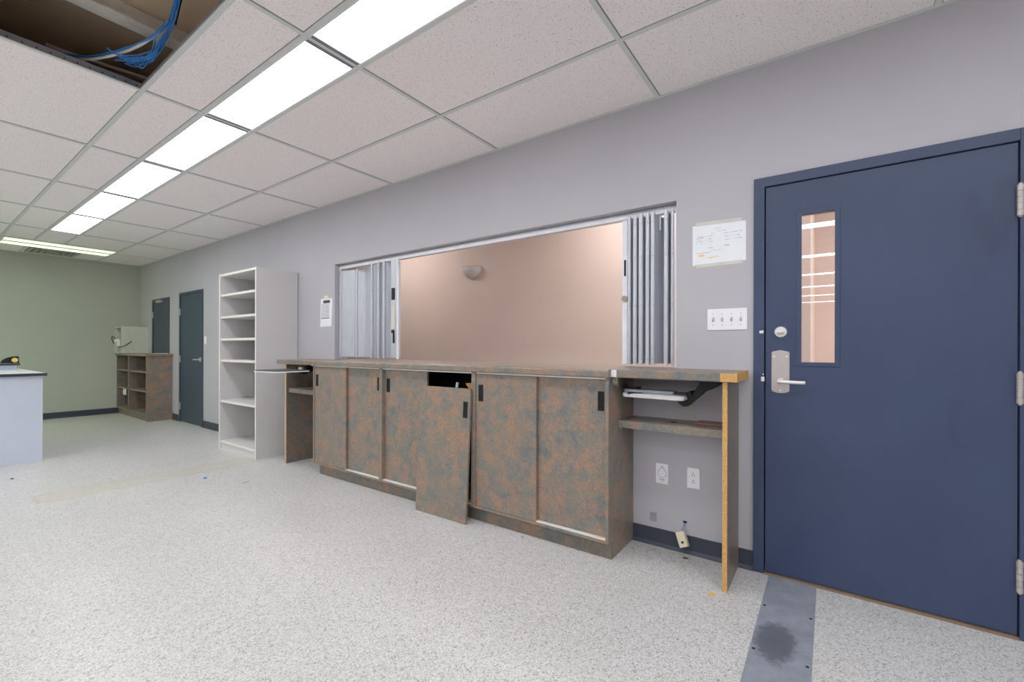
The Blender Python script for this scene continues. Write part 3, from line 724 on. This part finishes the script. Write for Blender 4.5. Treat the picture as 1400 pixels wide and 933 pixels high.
txt = [(.42, .56, .10, .016), (.36, .44, .22, .014), (.48, .64, .17, .016), (.08, .22, .27, .02), (.08, .22, .31, .02), (.09, .19, .38, .018), (.08, .20, .44, .018), (.32, .40, .27, .02), (.32, .40, .35, .018), (.34, .40, .42, .018), (.33, .40, .50, .016), (.31, .40, .58, .02),
       (.60, .68, .25, .018), (.62, .70, .33, .018), (.62, .70, .42, .016), (.61, .71, .56, .03), (.72, .94, .24, .022), (.84, .92, .33, .022), (.82, .93, .41, .022)]
marks(txt, 1.66, 1.876, .369, .643, 'ink', 'printing', nt)
lines = [(.22, .33, .29, .003), (.20, .34, .39, .003), (.21, .34, .45, .003), (.64, .72, .27, .003), (.70, .84, .34, .003), (.70, .82, .42, .003)]
marks(lines, 1.66, 1.876, .369, .643, 'ink', 'diagram_lines', nt)
marks([(.07, .34, .70, .014), (.35, .62, .665, .010)], 1.66, 1.876, .369, .643, 'inkp', 'handwriting', nt)
marks([(.11, .23, .745, .06), (.29, .36, .83, .045), (.36, .43, .82, .045), (.43, .50, .81, .045)], 1.66, 1.876, .369, .643, 'hi', 'highlighter_marks', nt, .0016)
sn = thing('paper_notice', 'small portrait list notice taped to the wall left of the serving opening', 'notice', (XW, 4.345, 1.56))
MB().prism([(4.458, 1.405), (4.250, 1.41), (4.235, 1.70), (4.446, 1.706)], 0, XW-.0015, XW-.0003).build('sheet', 'paper', sn)
MB().box(XW-.002, XW-.0003, 4.31, 4.385, 1.688, 1.735).build('tape_strip', 'tape', sn)
m = MB().box(XW-.0022, XW-.001, 4.275, 4.40, 1.655, 1.685); m.build('heading', 'inkd', sn)
m = MB()
for q in range(16): m.box(XW-.0021, XW-.001, 4.285, 4.435, 1.645-.0095*q, 1.650-.0095*q)
m.box(XW-.0021, XW-.001, 4.33, 4.333, 1.50, 1.65); m.build('list_lines', 'ink', sn)
MB().box(XW-.0022, XW-.001, 4.28, 4.44, 1.492, 1.499).build('list_rule', 'inkd', sn)
t = plate('light_switch', 'single white light switch between the far slate door and tall shelving', 'light switch', 7.43, 7.50, 1.23, 1.345)
MB().prism([(XW-.006, 1.28), (XW-.016, 1.292), (XW-.006, 1.298)], 1, 7.461, 7.469).build('toggle', 'white', t)

# ------------------------------------------------------------------ tall shelving unit
su = thing('shelving_unit', 'tall pale grey open shelving unit against the right wall', 'shelf', (2.45, 5.36, 0))
sy0, sy1, sx0, sx1, sh = 4.905, 5.815, 2.222, XW-.006, 2.035; tk = .022
for (a, b_) in ((sy0, sy0+tk), (sy1-tk, sy1)):
    q = B(sx0+.002, sx1, a, b_, 0, sh).build('side_panel', 'mel', su); B(sx0-.001, sx0+.002, a, b_, 0, sh).build('edge_band', 'meledge', q)
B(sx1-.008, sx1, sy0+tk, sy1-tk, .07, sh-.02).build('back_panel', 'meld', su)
for z in (sh-.012, 1.787, 1.532, 1.276, 1.030, .557, .088):
    q = B(sx0+.012, sx1-.008, sy0+tk, sy1-tk, z-.013, z+.012).build('shelf_board', 'mel', su); B(sx0+.009, sx0+.012, sy0+tk, sy1-tk, z-.013, z+.012).build('edge_band', 'meledge', q)
B(sx0+.02, sx0+.038, sy0+tk, sy1-tk, 0, .075).build('kick_board', 'mel', su)
o = MB().tube([(2.40+.10*math.cos(a), 5.18+.13*math.sin(a), 1.0435) for a in [2*PI*q/16 for q in range(17)]], .0025, 6, 3).build('cord_loop', 'metal'); tag(based(o, (2.4, 5.2, 1.042)), 'thin grey cord loop lying on the middle shelf', 'cord')

# ------------------------------------------------------------------ far cubby cabinet with the box on it
fc = thing('cubby_cabinet', 'low brown mottled cubby cabinet with six openings in the far corner', 'cabinet', (2.5, 9.6, 0))
a, b_, fxx, ht = 8.79, 10.40, 2.335, 1.04
MB().prism([(fxx, .098), (fxx, ht), (XW, ht), (XW, 0), (fxx+.03, 0), (fxx+.03, .098)], 1, a, a+.03).build('side_panel', 'lam', fc)
B(fxx+.002, XW-.002, a-.02, a, 0, ht-.9).build('kick_return', 'lam', fc)
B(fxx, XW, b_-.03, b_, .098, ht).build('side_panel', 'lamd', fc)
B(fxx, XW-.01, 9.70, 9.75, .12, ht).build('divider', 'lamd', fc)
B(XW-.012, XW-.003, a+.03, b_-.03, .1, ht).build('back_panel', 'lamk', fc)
B(fxx, XW-.01, a+.03, b_-.03, .098, .122).build('bottom_shelf', 'lam', fc)
for z in (.78, .47):
    for (p, q) in ((a+.03, 9.70), (9.75, b_-.03)): B(fxx+.01, XW-.012, p, q, z-.012, z+.012).build('shelf_board', 'lam', fc)
for (p, q) in ((a+.03, 9.70), (9.75, b_-.03)):
    m = MB()
    for xx in (2.43, 2.60): m.box(xx-.006, xx+.006, q-.003, q, .13, 1.0)
    m.build('shelf_track', 'meld', fc)
B(fxx+.025, fxx+.04, a+.03, b_, 0, .098).build('kick_board', 'lamd', fc)
MB().prism([(fxx-.02, ht), (fxx-.02, ht+.04), (XW, ht+.04), (XW, ht)], 1, a-.03, YF-.002).build('worktop', 'lam', fc)
o = B(fxx+.07, fxx+.072, 10.13, 10.33, .335, .455).build('paper_sheet', 'paper'); 
tag(based(o, (2.4, 10.23, .335)), 'white paper sheet standing in the lower left cubby', 'paper')
o = B(2.47, 2.62, 8.80, 8.98, ht+.04, ht+.045).build('paper_sheet', 'paper'); tag(based(o, (2.5, 8.9, ht+.04)), 'white papers lying on the near end of the cubby cabinet top', 'paper')
bx_ = thing('melamine_cubby', 'cream open sided cubby box standing on the far cabinet', 'cubby box', (2.5, 10.2, ht+.04))
bz0, bz1, by0, by1, bxx = ht+.0405, 1.548, 9.99, 10.405, 2.30
B(bxx, XW-.05, by0, by0+.02, bz0, bz1).build('side_panel', 'farbox', bx_); B(bxx, XW-.05, by1-.02, by1, bz0, bz1).build('side_panel', 'farbox', bx_)
B(bxx, XW-.05, by0+.02, by1-.02, bz1-.02, bz1).build('top_panel', 'farbox', bx_); B(bxx, XW-.05, by0+.02, by1-.02, bz0, bz0+.02).build('bottom_panel', 'farbox', bx_)
B(bxx+.005, XW-.07, by0+.02, by1-.02, 1.31, 1.33).build('shelf_board', 'farbox', bx_)
B(XW-.07, XW-.05, by0+.02, by1-.02, bz0+.02, bz1-.02).build('back_panel', 'meld', bx_)
B(XW-.05, XW-.001, by0+.001, by0+.05, bz0, bz1).build('filler_strip', 'farbox', bx_)
dv = thing('power_strip', 'white power strip with black cord on the cream cubby box', 'power strip', (2.28, 10.05, 1.2))
MB().box(2.255, 2.298, 10.03, 10.20, 1.275, 1.325, .006).box(2.262, 2.298, 10.03, 10.08, 1.19, 1.28, .006).build('body', 'white', dv)
MB().tube([(2.275, 10.20, 1.325), (2.26, 10.30, 1.37), (2.26, 10.42-.04, 1.36), (2.275, 10.40, 1.30), (2.285, 10.36, 1.25)], .006, 8, 6).build('cord', 'black', dv)
MB().tube([(2.262, 10.03, 1.20), (2.29, 9.97, 1.19), (2.36, 9.975, 1.22), (2.44, 9.98, 1.29)], .006, 8, 6).build('cord', 'black', dv)

# ------------------------------------------------------------------ reception desk, far left
rd2 = thing('reception_desk', 'pale lilac white desk panel with black edged top at the left', 'desk', (.2, 7.4, 0))
B(-.9, .906, 6.66, 6.69, 0, .885).build('front_panel', 'deskw', rd2); B(.876, .906, 6.69, 8.2, 0, .885).build('end_panel', 'deskw', rd2)
B(-.9, .93, 6.63, 8.3, .889, .912).build('desk_top', 'desktop', rd2)
m = MB().box(-.9, .934, 6.622, 6.632, .884, .913, .002).box(.926, .934, 6.632, 8.3, .884, .913, .002); m.build('edge_band', 'deskedge', rd2)
us = thing('raised_ledge', 'raised ledge with black edge standing on the reception desk', 'ledge', (.3, 7.9, .912))
B(-.7, .84, 7.75, 7.78, .9125, .972).build('riser_panel', 'deskw', us); B(-.7, .84, 8.1, 8.13, .9125, .972).build('riser_panel', 'deskw', us)
B(-.7, .86, 7.72, 8.16, .972, .99).build('ledge_top', 'desktop', us); MB().box(-.7, .866, 7.712, 7.722, .968, .991, .002).box(.858, .866, 7.722, 8.16, .968, .991, .002).build('edge_band', 'deskedge', us)
td = thing('tape_dispenser', 'small black rounded dispenser with yellow patch on the raised ledge', 'dispenser', (.8, 7.86, .991))
arc = [(.725+.135*(1-math.cos(a)), .991+.082*math.sin(a)) for a in [PI/2*q/10 for q in range(11)]]+[(.868, 1.065), (.872, .991)]
MB().prism(arc, 1, 7.82, 7.88).build('body', 'black', td, .004)
MB().cyl((.835, 7.82, 1.028), (.835, 7.812, 1.028), .026, 18).build('tape_roll', 'yellow', td)

# ------------------------------------------------------------------ floor bits
fs = thing('floor_strip', 'grey vinyl floor strip with dark round smudge in front of the navy door', 'floor strip', (2.1, .155, 0))
B(.35, XW-.012, .052, .256, 0, .004, bev=.001).build('strip', 'strip', fs)
for xx in (2.33, 1.97, 1.58):
    for yy in (.066, .242): MB().cyl((xx, yy, .0035), (xx, yy, .0052), .006, 12).build('screw', 'black', fs)
rnd = random.Random(11)
def scrap(name, label, cat, x, y, rx, ry, mat, h=.003):
    pts = [(x+rx*math.cos(a)*rnd.uniform(.6, 1.1), y+ry*math.sin(a)*rnd.uniform(.6, 1.1)) for a in [2*PI*q/9 for q in range(9)]]
    o = MB().prism(pts, 2, .0003, h).build(name, mat); tag(based(o, (x, y, 0)), label, cat)
scrap('wood_chip', 'orange particle board crumbs on the floor by the raw edged panel', 'wood chip', 2.29, .462, .018, .02, 'wood')
scrap('paper_scrap', 'small blue and white scrap on the floor before the tall shelving', 'scrap', 1.642, 4.592, .02, .035, 'blue')
scrap('paper_scrap', 'tiny grey scrap on the floor in front of the left end desk', 'scrap', 1.80, 4.16, .03, .02, 'ink')
scrap('dirt_fleck', 'dark fleck on the floor in front of the reception desk', 'fleck', .62, 5.95, .012, .03, 'inkd')
scrap('dirt_fleck', 'dark fleck on the floor under the phone jack', 'fleck', 2.60, .66, .012, .018, 'inkd')
scrap('dirt_fleck', 'dark fleck on the floor along the right cabinet kick board', 'fleck', 2.29, 1.56, .006, .006, 'inkd')

# ------------------------------------------------------------------ light and camera
def area(name, loc, sx, sy, power, rgb, rot=(0, 0, 0)):
    l = bpy.data.lights.new(name, 'AREA'); l.shape = 'RECTANGLE'; l.size = sx; l.size_y = sy; l.energy = power; l.color = rgb
    o = bpy.data.objects.new(name, l); COL.objects.link(o); o.location = loc; o.rotation_euler = rot; return o
area('lobby_area_light', (3.75, 5.3, 3.03), .5, 1.3, 31, (1, .975, .965))
area('lobby_area_light', (3.85, 1.45, 3.03), .6, 1.0, 39, (.97, .985, 1))
area('lobby_area_light', (4.3, -1.6, 3.03), .6, 1.0, 120, (1, .97, .95))  # added to brighten the lobby wall seen through the door glass
w = bpy.data.worlds.new('World'); S.world = w; w.use_nodes = True
w.node_tree.nodes['Background'].inputs[0].default_value = (.8, .82, .85, 1); w.node_tree.nodes['Background'].inputs[1].default_value = .2

cd = bpy.data.cameras.new('camera'); co = bpy.data.objects.new('camera', cd); COL.objects.link(co); S.camera = co
f, cx, cy = 606.43, 700.0, 476.46; yaw = math.radians(54.3567); roll = math.radians(.1325)
F = Vector((math.sin(yaw), math.cos(yaw), 0)); R = Vector((math.cos(yaw), -math.sin(yaw), 0)); U = Vector((0, 0, 1))
R2 = R*math.cos(roll)+U*math.sin(roll); U2 = -R*math.sin(roll)+U*math.cos(roll)
M = Matrix((R2, U2, -F)).transposed().to_4x4(); M.translation = (0, 0, 1.1805); co.matrix_world = M
cd.sensor_fit = 'HORIZONTAL'; cd.sensor_width = 36; cd.lens = f/1400*36; cd.shift_x = 0; cd.shift_y = (cy-466.5)/1400; cd.clip_start = .02
S.view_settings.view_transform = 'Standard'; S.view_settings.look = 'None'; S.view_settings.exposure = .1; S.view_settings.gamma = 1.15
S.cycles.max_bounces = 10; S.cycles.diffuse_bounces = 6
